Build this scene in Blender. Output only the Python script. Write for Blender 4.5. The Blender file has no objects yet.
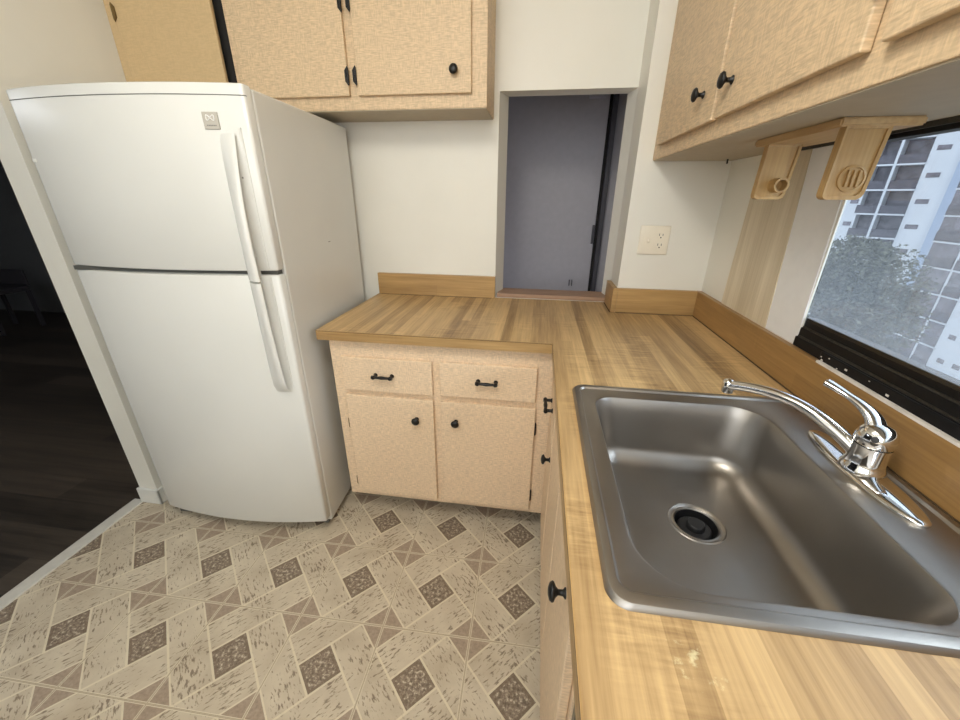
import bpy, bmesh, math, random
from mathutils import Matrix, Vector
random.seed(7)
S = bpy.context.scene
COL = S.collection

# ------------------------------------------------------------------ camera
camd = bpy.data.cameras.new('camera')
cam = bpy.data.objects.new('camera', camd)
COL.objects.link(cam)
camd.sensor_fit = 'HORIZONTAL'
camd.sensor_width = 36.0
camd.lens = 384.3 / 960 * 36.0
camd.clip_start = 0.02
camd.clip_end = 300
RT = Vector((0.98930, 0.14570, 0.00774))
UP = Vector((-0.06373, 0.38380, 0.92121))
FW = Vector((-0.13124, 0.91185, -0.38898))
cam.matrix_world = Matrix(((RT.x, UP.x, -FW.x, -0.7029), (RT.y, UP.y, -FW.y, -1.9157),
                           (RT.z, UP.z, -FW.z, 1.3804), (0, 0, 0, 1)))
S.camera = cam

# ------------------------------------------------------------------ world, light, exposure
S.view_settings.view_transform = 'Standard'
S.view_settings.look = 'None'
S.view_settings.exposure = -0.08
S.view_settings.gamma = 1.0
S.view_settings.use_curve_mapping = False
w = bpy.data.worlds.new('overcast_sky')
S.world = w
w.use_nodes = True
wn = w.node_tree.nodes
bgn = wn['Background']
bgn.inputs[0].default_value = (0.78, 0.87, 1.0, 1)
bgn.inputs[1].default_value = 2.0


def area(name, loc, rot, sx, sy, power, col):
    d = bpy.data.lights.new(name, 'AREA')
    d.shape = 'RECTANGLE'
    d.size = sx
    d.size_y = sy
    d.energy = power
    d.color = col
    o = bpy.data.objects.new(name, d)
    COL.objects.link(o)
    o.location = loc
    o.rotation_euler = rot
    return o


# daylight in the entry hall behind the serving hatch
area('hall_daylight', (-1.75, 0.42, 0.75), (math.radians(90), 0, math.radians(-62)), 0.5, 1.1, 3.4, (0.86, 0.88, 1.0))
# ceiling fixture of the kitchen
area('ceiling_lamp_light', (-1.3, -1.9, 2.37), (0, 0, 0), 1.0, 0.8, 6, (1.0, 0.97, 0.90))
_p = bpy.data.lights.new('ceiling_globe_light', 'POINT')
_p.energy = 26
_p.shadow_soft_size = 0.16
_p.color = (1.0, 0.97, 0.90)
_o = bpy.data.objects.new('ceiling_globe_light', _p)
COL.objects.link(_o)
_o.location = (-1.0, -1.75, 2.27)
# unseen fill light added at the rear wall to brighten upright faces
area('rear_fill_light', (-1.3, -3.32, 1.75), (math.radians(90), 0, 0), 2.2, 1.2, 22, (1.0, 0.98, 0.93))
# fill light added outside the window, out of view, to brighten the fridge side
area('window_fill_light', (1.3, -1.6, 2.15), (0, math.radians(62), 0), 0.9, 2.2, 55, (0.84, 0.92, 1.0))
area('dining_fill_light', (-5.0, -1.5, 2.4), (0, 0, 0), 1.0, 1.0, 14.0, (0.9, 0.94, 1.0))  # fill light added to lift the dark dining room


# ------------------------------------------------------------------ node helpers
class NT:
    def __init__(s, name):
        s.m = bpy.data.materials.new(name)
        s.m.use_nodes = True
        s.t = s.m.node_tree
        s.t.nodes.clear()
        s.out = s.t.nodes.new('ShaderNodeOutputMaterial')
        s.b = s.t.nodes.new('ShaderNodeBsdfPrincipled')
        s.t.links.new(s.b.outputs[0], s.out.inputs[0])

    def n(s, k, **kw):
        x = s.t.nodes.new(k)
        for a, v in kw.items():
            setattr(x, a, v)
        return x

    def l(s, a, b):
        s.t.links.new(a, b)

    def _in(s, sock, v):
        if hasattr(v, 'links') or isinstance(v, bpy.types.NodeSocket):
            s.l(v, sock)
        else:
            sock.default_value = v

    def M(s, op, a, b=0.0, c=0.0):
        x = s.n('ShaderNodeMath', operation=op)
        s._in(x.inputs[0], a)
        s._in(x.inputs[1], b)
        s._in(x.inputs[2], c)
        return x.outputs[0]

    def coord(s, kind='Object'):
        return s.n('ShaderNodeTexCoord').outputs[kind]

    def mapping(s, vec, scale=(1, 1, 1), loc=(0, 0, 0), rot=(0, 0, 0)):
        x = s.n('ShaderNodeMapping')
        s.l(vec, x.inputs[0])
        x.inputs['Location'].default_value = loc
        x.inputs['Rotation'].default_value = rot
        x.inputs['Scale'].default_value = scale
        return x.outputs[0]

    def noise(s, vec, scale=5, detail=3, rough=0.5, out=0):
        x = s.n('ShaderNodeTexNoise')
        s.l(vec, x.inputs['Vector'])
        x.inputs['Scale'].default_value = scale
        x.inputs['Detail'].default_value = detail
        x.inputs['Roughness'].default_value = rough
        return x.outputs[out]

    def ramp(s, fac, stops):
        x = s.n('ShaderNodeValToRGB')
        s.l(fac, x.inputs[0])
        e = x.color_ramp.elements
        while len(e) < len(stops):
            e.new(0.5)
        for i, (p, c) in enumerate(stops):
            e[i].position = p
            e[i].color = (c[0], c[1], c[2], 1)
        return x.outputs[0]

    def mix(s, fac, a, b, blend='MIX'):
        x = s.n('ShaderNodeMix', data_type='RGBA', blend_type=blend)
        s._in(x.inputs[0], fac)
        for i, v in ((6, a), (7, b)):
            if isinstance(v, bpy.types.NodeSocket):
                s.l(v, x.inputs[i])
            else:
                x.inputs[i].default_value = (v[0], v[1], v[2], 1)
        return x.outputs[2]

    def bump(s, h, strength=0.3, dist=0.002):
        x = s.n('ShaderNodeBump')
        s.l(h, x.inputs['Height'])
        x.inputs['Strength'].default_value = strength
        x.inputs['Distance'].default_value = dist
        s.l(x.outputs[0], s.b.inputs['Normal'])
        return x

    def set(s, col=None, rough=None, metal=None, spec=None, **kw):
        if col is not None:
            if isinstance(col, bpy.types.NodeSocket):
                s.l(col, s.b.inputs['Base Color'])
            else:
                s.b.inputs['Base Color'].default_value = (col[0], col[1], col[2], 1)
        if rough is not None:
            s._in(s.b.inputs['Roughness'], rough)
        if metal is not None:
            s.b.inputs['Metallic'].default_value = metal
        if spec is not None:
            s.b.inputs['Specular IOR Level'].default_value = spec
        return s.m


def srgb(r, g, b):
    f = lambda c: (c / 255 / 12.92) if c / 255 <= 0.04045 else ((c / 255 + 0.055) / 1.055) ** 2.4
    return (f(r), f(g), f(b))


def mat_flat(name, col, rough=0.5, metal=0.0, var=0.04, bump=0.0, scale=30, spec=None):
    t = NT(name)
    c = t.coord()
    n = t.noise(c, scale, 4)
    a = tuple(max(0, x * (1 - var)) for x in col)
    b = tuple(min(1, x * (1 + var)) for x in col)
    t.set(t.ramp(n, [(0.3, a), (0.7, b)]), rough, metal, spec)
    if bump:
        t.bump(n, bump, 0.002)
    return t.m


def mat_paint():
    t = NT('cream_wall_paint')
    c = t.coord()
    n = t.noise(c, 3, 4)
    f = t.noise(c, 90, 3)
    t.set(t.ramp(n, [(0.3, (0.78, 0.76, 0.685)), (0.7, (0.82, 0.80, 0.725))]), 0.45)
    t.bump(f, 0.12, 0.002)
    return t.m


def mat_linen(name, col, lov=0.78, bumpv=0.55, axes='xz', scl=1.0):
    """woven, linen-like laminate: crossed fine threads broken into short runs"""
    t = NT(name)
    c = t.coord()
    k1, k2 = 340 * scl, 50 * scl
    if axes == 'xz':
        h = t.mapping(c, (k2, k2, k1))
        v = t.mapping(c, (k1, k2, k2))
    else:
        h = t.mapping(c, (k2, k2, k1))
        v = t.mapping(c, (k2, k1, k2))
    nh = t.noise(h, 1.0, 2)
    nv = t.noise(v, 1.0, 2)
    blk = t.noise(c, 42 * scl, 1)
    f = t.ramp(blk, [(0.44, (0, 0, 0)), (0.56, (1, 1, 1))])
    m = t.M('ADD', t.M('MULTIPLY', nh, t.M('ADD', 0.85, t.M('MULTIPLY', f, 0.6))),
            t.M('MULTIPLY', nv, t.M('SUBTRACT', 1.05, t.M('MULTIPLY', f, 0.6))))
    m = t.M('MULTIPLY', m, 0.53)
    lo = tuple(x * lov for x in col)
    hi = tuple(min(1, x * 1.10) for x in col)
    base = t.ramp(m, [(0.38, lo), (0.62, hi)])
    big = t.noise(c, 2.2, 3)
    base = t.mix(t.M('MULTIPLY', big, 0.25), base, tuple(x * 0.82 for x in col))
    t.set(base, 0.5)
    t.bump(m, bumpv, 0.0025)
    return t.m


def mat_wood(name, light, dark, axis='y', plank=0.052, rough=0.33, cross=0.35, across='x', grain=1.0, lines=0.25, tonew=0.3):
    """laminate printed as joined staves"""
    t = NT(name)
    c = t.coord()
    sep = t.n('ShaderNodeSeparateXYZ')
    t.l(c, sep.inputs[0])
    src = {'x': sep.outputs[0], 'y': sep.outputs[1], 'z': sep.outputs[2]}
    a = t.M('DIVIDE', src[across], plank)
    cell = t.M('FLOOR', a)
    fr = t.M('SUBTRACT', a, cell)
    lseg = t.M('FLOOR', t.M('ADD', t.M('DIVIDE', src[axis], 2.6), t.M('MULTIPLY', cell, 0.37)))
    wn_ = t.n('ShaderNodeTexWhiteNoise', noise_dimensions='2D')
    cb = t.n('ShaderNodeCombineXYZ')
    t.l(cell, cb.inputs[0])
    t.l(lseg, cb.inputs[1])
    t.l(cb.outputs[0], wn_.inputs['Vector'])
    tone = wn_.outputs['Value']
    sc = {'x': [140, 140, 140], 'y': [140, 140, 140], 'z': [140, 140, 140]}[axis]
    sc['xyz'.index(axis)] = 5
    g = t.noise(t.mapping(c, sc), 1.0 * grain, 5, 0.6)
    sc2 = [16, 16, 16]
    sc2['xyz'.index(axis)] = 1.6
    g2 = t.noise(t.mapping(c, sc2), 1.0, 4, 0.6)
    sc3 = [14, 14, 14]
    sc3['xyz'.index(axis)] = 110
    g3 = t.noise(t.mapping(c, sc3), 1.0, 3, 0.6)
    sc4 = [6, 6, 6]
    sc4['xyz'.index(axis)] = 4
    msk = t.ramp(t.noise(t.mapping(c, sc4), 1.0, 2), [(0.5, (0, 0, 0)), (0.68, (1, 1, 1))])
    f = t.M('ADD', t.M('ADD', t.M('MULTIPLY', tone, tonew), (0.42 - tonew) / 2), t.M('ADD', t.M('MULTIPLY', g, 0.45), t.M('MULTIPLY', g2, 0.55)))
    f = t.M('ADD', f, t.M('MULTIPLY', t.M('MULTIPLY', t.M('SUBTRACT', g3, 0.5), msk), cross * 2))
    base = t.ramp(t.M('MULTIPLY', f, 0.72), [(0.33, dark), (0.50, tuple((p + q) / 2 for p, q in zip(light, dark))), (0.67, light)])
    line = t.M('LESS_THAN', t.M('ABSOLUTE', t.M('SUBTRACT', fr, 0.5)), 0.485)
    base = t.mix(t.M('MULTIPLY', t.M('SUBTRACT', 1.0, line), lines), base, tuple(x * 0.8 for x in dark))
    t.set(base, t.M('ADD', rough, t.M('MULTIPLY', g2, 0.12)))
    t.bump(g, 0.08, 0.001)
    return t


def mat_counter():
    t = mat_wood('butcher_block_laminate', srgb(208, 175, 124), srgb(124, 94, 58), 'y', 0.036, 0.34, lines=0.12, tonew=0.24)
    # worn pale patches of limescale near the sink
    c = t.coord()
    base = t.b.inputs['Base Color'].links[0].from_socket
    d = t.n('ShaderNodeVectorMath', operation='DISTANCE')
    t.l(c, d.inputs[0])
    d.inputs[1].default_value = (0.092, -1.022, 0.038)
    n = t.noise(c, 55, 5, 0.7)
    near = t.M('MULTIPLY', t.M('SUBTRACT', 0.085, d.outputs['Value']), 3.4)
    s = t.M('ADD', t.M('SUBTRACT', n, 0.66), near)
    s = t.M('MULTIPLY', t.M('MULTIPLY', t.M('GREATER_THAN', d.outputs['Value'], -1), t.M('LESS_THAN', d.outputs['Value'], 0.085)), s)
    st = t.ramp(s, [(0.12, (0, 0, 0)), (0.25, (1, 1, 1))])
    t.set(t.mix(t.M('MULTIPLY', st, 0.5), base, srgb(232, 224, 178)))
    return t.m


def mat_tile(xf, yf, s, ang):
    t = NT('vinyl_floor_tiles')
    c = t.coord()
    sep = t.n('ShaderNodeSeparateXYZ')
    t.l(c, sep.inputs[0])
    ca, sa = math.cos(ang), math.sin(ang)
    X = t.M('SUBTRACT', sep.outputs[0], xf)
    Y = t.M('SUBTRACT', sep.outputs[1], yf)
    U = t.M('DIVIDE', t.M('ADD', t.M('MULTIPLY', X, ca), t.M('MULTIPLY', Y, sa)), s)
    V = t.M('DIVIDE', t.M('SUBTRACT', t.M('MULTIPLY', Y, ca), t.M('MULTIPLY', X, sa)), s)
    u = t.M('SUBTRACT', U, t.M('FLOOR', U))
    v = t.M('SUBTRACT', V, t.M('FLOOR', V))
    p = t.M('SUBTRACT', t.M('ADD', u, v), 1.0)
    q = t.M('SUBTRACT', u, v)
    ap, aq = t.M('ABSOLUTE', p), t.M('ABSOLUTE', q)
    mx = t.M('MAXIMUM', ap, aq)
    d = 0.245
    e = 0.745
    lt = lambda a, b: t.M('LESS_THAN', a, b)
    gt = lambda a, b: t.M('GREATER_THAN', a, b)
    AND = lambda a, b: t.M('MULTIPLY', a, b)
    OR = lambda a, b: t.M('MAXIMUM', a, b)
    near = lambda a, b, wd: lt(t.M('ABSOLUTE', t.M('SUBTRACT', a, b)), wd)
    lw = 0.015
    L = AND(near(p, d, lw), gt(q, -d))
    L = OR(L, AND(near(q, d, lw), lt(p, d)))
    L = OR(L, AND(near(p, -d, lw), lt(q, d)))
    L = OR(L, AND(near(q, -d, lw), gt(p, -d)))
    L = OR(L, near(mx, e, lw * 0.8))
    L = AND(L, lt(mx, e + lw))
    centre = lt(mx, d - lw)
    star = gt(mx, e + lw * 0.6)
    edge = t.M('MINIMUM', t.M('MINIMUM', u, t.M('SUBTRACT', 1.0, u)), t.M('MINIMUM', v, t.M('SUBTRACT', 1.0, v)))
    grout = lt(edge, 0.014)
    gdark = lt(t.M('ABSOLUTE', t.M('SUBTRACT', edge, 0.004)), 0.0028)
    # flecks run along the staves
    pq = t.n('ShaderNodeCombineXYZ')
    t.l(t.M('ADD', U, V), pq.inputs[0])
    t.l(t.M('SUBTRACT', U, V), pq.inputs[1])
    n1 = t.noise(t.mapping(pq.outputs[0], (30, 9, 1)), 1.0, 4, 0.6)
    n2 = t.noise(t.mapping(pq.outputs[0], (9, 30, 1)), 1.0, 4, 0.6)
    sel = gt(ap, aq)
    nn = t.M('ADD', AND(n1, sel), AND(n2, t.M('SUBTRACT', 1.0, sel)))
    patch = t.noise(pq.outputs[0], 2.1, 2)
    fl = t.ramp(t.M('ADD', nn, t.M('MULTIPLY', t.M('SUBTRACT', patch, 0.5), 0.30)), [(0.555, (0, 0, 0)), (0.63, (1, 1, 1))])
    soft = t.noise(t.mapping(c, (9, 9, 9)), 1.0, 4)
    plank = t.ramp(soft, [(0.3, srgb(184, 170, 148)), (0.7, srgb(208, 196, 174))])
    plank = t.mix(t.M('MULTIPLY', fl, 0.8), plank, srgb(112, 94, 76))
    fine = t.noise(t.mapping(c, (95, 95, 95)), 1.0, 5, 0.7)
    ctr = t.ramp(fine, [(0.38, srgb(102, 88, 75)), (0.54, srgb(146, 130, 112)), (0.64, srgb(208, 197, 176))])
    rim = gt(mx, d - 0.055)
    ctr = t.mix(t.M('MULTIPLY', rim, 0.7), ctr, srgb(120, 103, 86))
    strc = t.ramp(fine, [(0.3, srgb(142, 124, 108)), (0.7, srgb(176, 158, 138))])
    col = t.mix(centre, plank, ctr)
    col = t.mix(star, col, strc)
    col = t.mix(t.M('MULTIPLY', OR(L, grout), 0.85), col, srgb(218, 207, 182))
    col = t.mix(t.M('MULTIPLY', gdark, 0.75), col, srgb(140, 122, 100))
    t.set(col, t.M('ADD', 0.34, t.M('MULTIPLY', soft, 0.2)))
    h = t.M('SUBTRACT', t.M('MULTIPLY', fine, 0.25), t.M('ADD', t.M('MULTIPLY', gdark, 1.0), t.M('MULTIPLY', AND(fl, 1.0), 0.3)))
    t.bump(t.M('ADD', h, t.M('MULTIPLY', L, 0.4)), 0.35, 0.002)
    return t.m


def mat_steel(name, rough=0.28, axis=1, col=(0.50, 0.48, 0.46)):
    t = NT(name)
    c = t.coord()
    sc = [300, 300, 300]
    sc[axis] = 6
    n = t.noise(t.mapping(c, sc), 1.0, 3)
    b = t.noise(c, 9, 4)
    t.set(t.ramp(b, [(0.3, tuple(x * 0.9 for x in col)), (0.7, col)]),
          t.M('ADD', rough, t.M('ADD', t.M('MULTIPLY', n, 0.08), t.M('MULTIPLY', b, 0.08))), 1.0)
    t.bump(n, 0.04, 0.0006)
    return t.m


def mat_fridge():
    t = NT('white_appliance_enamel')
    c = t.coord()
    n = t.noise(c, 260, 2)
    b = t.noise(c, 3, 2)
    t.set(t.ramp(b, [(0.3, (0.70, 0.70, 0.665)), (0.7, (0.73, 0.73, 0.695))]), 0.24)
    t.bump(n, 0.08, 0.0008)
    return t.m


def mat_glass():
    t = NT('window_glass')
    t.t.nodes.remove(t.b)
    tr = t.n('ShaderNodeBsdfTransparent')
    tr.inputs[0].default_value = (0.92, 0.95, 0.97, 1)
    gl = t.n('ShaderNodeBsdfGlossy')
    gl.inputs['Roughness'].default_value = 0.02
    mx = t.n('ShaderNodeMixShader')
    mx.inputs[0].default_value = 0.06
    t.l(tr.outputs[0], mx.inputs[1])
    t.l(gl.outputs[0], mx.inputs[2])
    t.l(mx.outputs[0], t.out.inputs[0])
    return t.m


def mat_screen():
    """fine insect screen, greyer and less clear towards the sill"""
    t = NT('insect_screen')
    t.t.nodes.remove(t.b)
    c = t.coord()
    sep = t.n('ShaderNodeSeparateXYZ')
    t.l(c, sep.inputs[0])
    z = t.M('DIVIDE', t.M('SUBTRACT', 1.40, sep.outputs[2]), 0.30)
    n = t.noise(c, 60, 4, 0.7)
    n2 = t.noise(t.mapping(c, (1, 40, 14)), 1.0, 4, 0.7)
    f = t.M('MULTIPLY', t.M('MAXIMUM', z, 0.0), t.M('ADD', 0.12, t.M('ADD', t.M('MULTIPLY', n, 0.3), t.M('MULTIPLY', n2, 0.3))))
    f = t.M('MINIMUM', t.M('ADD', t.M('MULTIPLY', f, 0.30), 0.01), 0.25)
    tr = t.n('ShaderNodeBsdfTransparent')
    di = t.n('ShaderNodeBsdfTranslucent')
    di.inputs[0].default_value = (0.62, 0.64, 0.66, 1)
    mx = t.n('ShaderNodeMixShader')
    t.l(f, mx.inputs[0])
    t.l(tr.outputs[0], mx.inputs[1])
    t.l(di.outputs[0], mx.inputs[2])
    t.l(mx.outputs[0], t.out.inputs[0])
    return t.m


def mat_leaf():
    t = NT('tree_foliage')
    c = t.coord()
    n = t.noise(c, 2.6, 6, 0.8)
    t.set(t.ramp(n, [(0.40, srgb(36, 38, 30)), (0.62, srgb(122, 122, 104))]), 0.7)
    return t.m


def mat_darkfloor():
    t = mat_wood('dark_wood_planks', srgb(88, 78, 68), srgb(40, 36, 32), 'x', 0.15, 0.35, 0.0, 'y', 0.4)
    return t.m


M = {
    'paint': mat_paint(),
    'reveal': mat_flat('white_reveal_paint', (0.84, 0.84, 0.84), 0.3, var=0.02),
    'low': mat_linen('peach_linen_laminate', srgb(230, 204, 172), axes='xz', bumpv=0.45),
    'lowy': mat_linen('peach_linen_laminate_side', srgb(230, 204, 172), axes='yz', bumpv=0.4),
    'up': mat_linen('tan_linen_laminate', srgb(218, 192, 156), axes='xz', bumpv=0.6, scl=0.8),
    'upy': mat_linen('tan_linen_laminate_side', srgb(218, 192, 156), axes='yz', bumpv=0.6, scl=0.8),
    'plain': mat_linen('smooth_tan_board', srgb(204, 177, 134), lov=0.97, axes='xz', bumpv=0.1),
    'under': mat_flat('pale_cabinet_underside', srgb(178, 166, 144), 0.6, bump=0.1),
    'counter': mat_counter(),
    'edge_x': mat_wood('laminate_edge_along_x', srgb(194, 160, 108), srgb(134, 102, 62), 'x', 0.06, 0.3, 0.1, 'z', lines=0.0, tonew=0.1).m,
    'edge_y': mat_wood('laminate_edge_along_y', srgb(194, 160, 108), srgb(134, 102, 62), 'y', 0.06, 0.3, 0.1, 'z', lines=0.0, tonew=0.1).m,
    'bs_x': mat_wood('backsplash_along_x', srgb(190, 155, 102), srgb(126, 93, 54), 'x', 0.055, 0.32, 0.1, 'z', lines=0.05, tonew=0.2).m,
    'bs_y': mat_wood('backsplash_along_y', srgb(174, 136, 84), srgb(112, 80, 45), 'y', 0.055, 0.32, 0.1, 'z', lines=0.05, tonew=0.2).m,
    'ash': mat_wood('ash_panel_upright', srgb(232, 220, 196), srgb(192, 176, 146), 'z', 0.03, 0.45, 0.0, 'y', lines=0.0, tonew=0.12).m,
    'pine': mat_wood('varnished_pine', srgb(206, 174, 124), srgb(156, 120, 74), 'y', 0.5, 0.45, 0.0, 'z', lines=0.0, tonew=0.0).m,
    'pinez': mat_wood('varnished_pine_upright', srgb(202, 168, 112), srgb(152, 114, 64), 'z', 0.5, 0.45, 0.0, 'x', lines=0.0, tonew=0.0).m,
    'sill': mat_wood('brown_sill_board', srgb(176, 144, 118), srgb(136, 104, 82), 'x', 0.2, 0.4, 0.0, 'y').m,
    'black': mat_flat('black_iron', (0.012, 0.012, 0.012), 0.38, 0.4),
    'blackframe': mat_flat('black_window_aluminium', (0.007, 0.007, 0.008), 0.35, 0.0, var=0.3, bump=0.1, spec=0.2),
    'bronze': mat_flat('worn_bronze_track', (0.035, 0.03, 0.024), 0.5, 0.2, var=0.5, scale=120),
    'tile': mat_tile(-0.8548, -0.7877, 0.3051, 0.019),
    'fridge': mat_fridge(),
    'gasket': mat_flat('grey_rubber_gasket', (0.10, 0.10, 0.09), 0.6),
    'badge': mat_flat('silver_badge', srgb(176, 170, 158), 0.35, 0.2),
    'badge_mark': mat_flat('badge_white_mark', (0.85, 0.85, 0.83), 0.3),
    'badge_dark': mat_flat('badge_dark_lettering', (0.2, 0.19, 0.18), 0.4),
    'steel': mat_steel('brushed_steel', 0.28, col=(0.36, 0.335, 0.305)),
    'chrome': mat_flat('polished_chrome', (0.78, 0.78, 0.78), 0.07, 1.0, var=0.02),
    'rubber': mat_flat('black_rubber', (0.012, 0.012, 0.013), 0.45),
    'plate': mat_flat('ivory_switch_plate', srgb(238, 230, 212), 0.35, var=0.02),
    'slot': mat_flat('dark_outlet_slot', (0.02, 0.018, 0.015), 0.6),
    'caulk': mat_flat('white_caulk', (0.75, 0.70, 0.64), 0.5, var=0.1, bump=0.2),
    'dirt': mat_flat('dark_joint', (0.07, 0.045, 0.025), 0.8, var=0.5, scale=80),
    'brass': mat_flat('aged_brass', srgb(110, 88, 50), 0.4, 0.6),
    'glass': mat_glass(),
    'screen': mat_screen(),
    'darkfloor': mat_darkfloor(),
    'darkwall': mat_flat('grey_dining_wall', srgb(120, 122, 124), 0.7),
    'halldoor': mat_flat('grey_hall_door_paint', srgb(176, 173, 178), 0.5, var=0.03),
    'hallframe': mat_flat('dark_hall_door_frame', srgb(70, 68, 74), 0.5),
    'metal_strip': mat_flat('aluminium_threshold', (0.62, 0.60, 0.54), 0.4, 0.0, var=0.06),
    'trimwhite': mat_flat('white_baseboard_paint', (0.74, 0.74, 0.70), 0.35, var=0.02),
    'stucco': mat_flat('white_stucco', (0.66, 0.67, 0.68), 0.8, var=0.03, scale=0.6),
    'stucco_b': mat_flat('pale_blue_stucco', (0.42, 0.48, 0.58), 0.8, var=0.03, scale=0.6),
    'bglass': mat_flat('dark_building_glazing', srgb(112, 106, 112), 0.25, 0.0, var=0.45, scale=1.6),
    'brail': mat_flat('grey_balcony_railing', srgb(92, 88, 94), 0.6, 0.0, var=0.3, scale=3),
    'leaf': mat_leaf(),
    'bark': mat_flat('tree_bark', srgb(90, 78, 64), 0.9, bump=0.4, scale=8),
    'lampglass': None,
}
tl = NT('lit_lamp_diffuser')
tl.set((0.9, 0.88, 0.82), 0.4)
tl.b.inputs['Emission Color'].default_value = (1, 0.93, 0.8, 1)
tl.b.inputs['Emission Strength'].default_value = 3.0
M['lampglass'] = tl.m
M['recess_shade'] = mat_flat('recess_shade_black', (0.015, 0.014, 0.013), 0.8)  # near-black put in for the shade in slots, toe kicks and the bay
M['grey_stile'] = mat_flat('grey_worn_stile', srgb(120, 112, 98), 0.6, var=0.2)


# ------------------------------------------------------------------ mesh helpers
def box(bm, x0, x1, y0, y1, z0, z1, bev=0.0, seg=2, mat=None):
    r = bmesh.ops.create_cube(bm, size=1.0)
    vs = r['verts']
    for v in vs:
        v.co = Vector(((x0 + x1) / 2 + v.co.x * abs(x1 - x0), (y0 + y1) / 2 + v.co.y * abs(y1 - y0),
                       (z0 + z1) / 2 + v.co.z * abs(z1 - z0)))
    if bev:
        es = list({e for v in vs for e in v.link_edges})
        bmesh.ops.bevel(bm, geom=es, offset=bev, segments=seg, affect='EDGES', profile=0.5)


def nb(*boxes, bev=0.0, seg=2):
    bm = bmesh.new()
    for b in boxes:
        box(bm, *b, bev=bev, seg=seg)
    return bm


def prism(bm, pts, z0, z1, axis='z'):
    """extrude a closed outline (list of 2D) between two values along axis"""
    def P(a, b, h):
        return {'z': (a, b, h), 'x': (h, a, b), 'y': (a, h, b)}[axis]
    lo = [bm.verts.new(P(a, b, z0)) for a, b in pts]
    hi = [bm.verts.new(P(a, b, z1)) for a, b in pts]
    n = len(pts)
    for i in range(n):
        bm.faces.new((lo[i], lo[(i + 1) % n], hi[(i + 1) % n], hi[i]))
    bm.faces.new(lo[::-1])
    bm.faces.new(hi)
    return lo, hi


def loft(bm, rings, cap0=True, cap1=True, close=True):
    R = [[bm.verts.new(p) for p in r] for r in rings]
    n = len(R[0])
    for a, b in zip(R, R[1:]):
        for i in range(n if close else n - 1):
            j = (i + 1) % n
            bm.faces.new((a[i], a[j], b[j], b[i]))
    if cap0:
        bm.faces.new(R[0][::-1])
    if cap1:
        bm.faces.new(R[-1])
    return R


def lathe(bm, prof, c, axis, n=24, cap=True):
    """prof: (radius, distance along axis)"""
    ax = Vector(axis).normalized()
    u = ax.orthogonal().normalized()
    v = ax.cross(u)
    c = Vector(c)
    rings = []
    for r, d in prof:
        rings.append([c + ax * d + (u * math.cos(2 * math.pi * k / n) + v * math.sin(2 * math.pi * k / n)) * max(r, 1e-5) for k in range(n)])
    loft(bm, rings, cap, cap)


def tube(bm, pts, radii, n=12, squash=1.0):
    pts = [Vector(p) for p in pts]
    rings = []
    up = Vector((0, 0, 1))
    for i, p in enumerate(pts):
        d = (pts[min(i + 1, len(pts) - 1)] - pts[max(i - 1, 0)]).normalized()
        s = d.cross(up)
        if s.length < 1e-3:
            s = d.cross(Vector((1, 0, 0)))
        s.normalize()
        t = s.cross(d).normalized()
        r = radii[i] if isinstance(radii, (list, tuple)) else radii
        rings.append([p + (s * math.cos(2 * math.pi * k / n) + t * math.sin(2 * math.pi * k / n) * squash) * r for k in range(n)])
    loft(bm, rings)


def smoothpts(pts, k=6):
    """Catmull-Rom resample"""
    P = [Vector(p) for p in pts]
    out = []
    for i in range(len(P) - 1):
        p0, p1, p2, p3 = P[max(i - 1, 0)], P[i], P[i + 1], P[min(i + 2, len(P) - 1)]
        for j in range(k):
            t = j / k
            out.append(0.5 * ((2 * p1) + (p2 - p0) * t + (2 * p0 - 5 * p1 + 4 * p2 - p3) * t * t + (3 * p1 - p0 - 3 * p2 + p3) * t ** 3))
    out.append(P[-1])
    return out


ORG = {}


def obj(name, bm, m, parent=None, smooth=False, loc=None, label=None, local=False):
    """one mesh object. Vertices are given in world space; they are stored relative to
    the thing's base point (loc for top-level, inherited from the parent otherwise)."""
    bmesh.ops.recalc_face_normals(bm, faces=bm.faces)
    o_ = Vector(loc) if loc is not None else (ORG[parent.name] if parent else Vector((0, 0, 0)))
    if not local:
        for v in bm.verts:
            v.co -= o_
    me = bpy.data.meshes.new(name)
    bm.to_mesh(me)
    bm.free()
    me.materials.append(m)
    o = bpy.data.objects.new(name, me)
    COL.objects.link(o)
    if parent:
        o.parent = parent
        ORG[o.name] = Vector((0, 0, 0)) if local else o_
    else:
        o.location = o_
        ORG[o.name] = o_
    if smooth:
        for p in me.polygons:
            p.use_smooth = True
        try:
            me.set_sharp_from_angle(angle=math.radians(smooth if smooth is not True else 40))
        except Exception:
            pass
    if label:
        o['label'] = label
    return o


def thing(name, label, cat, loc, group=None, rz=0.0):
    o = bpy.data.objects.new(name, None)
    o.empty_display_size = 0.1
    COL.objects.link(o)
    o.location = loc
    o.rotation_euler = (0, 0, rz)
    ORG[o.name] = Vector(loc)
    tag(o, label, cat, group)
    return o


def tag(o, label, cat, group=None):
    o['label'] = label
    o['category'] = cat
    if group:
        o['group'] = group
    return o


def struct(name, bm, m, smooth=False):
    o = obj(name, bm, m, smooth=smooth)
    o['kind'] = 'structure'
    return o


# NOTE on textures: object coordinates. Parts of big laminate runs keep the world origin
# offset small, so patterns are simply shifted.

H = 0.914
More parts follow.
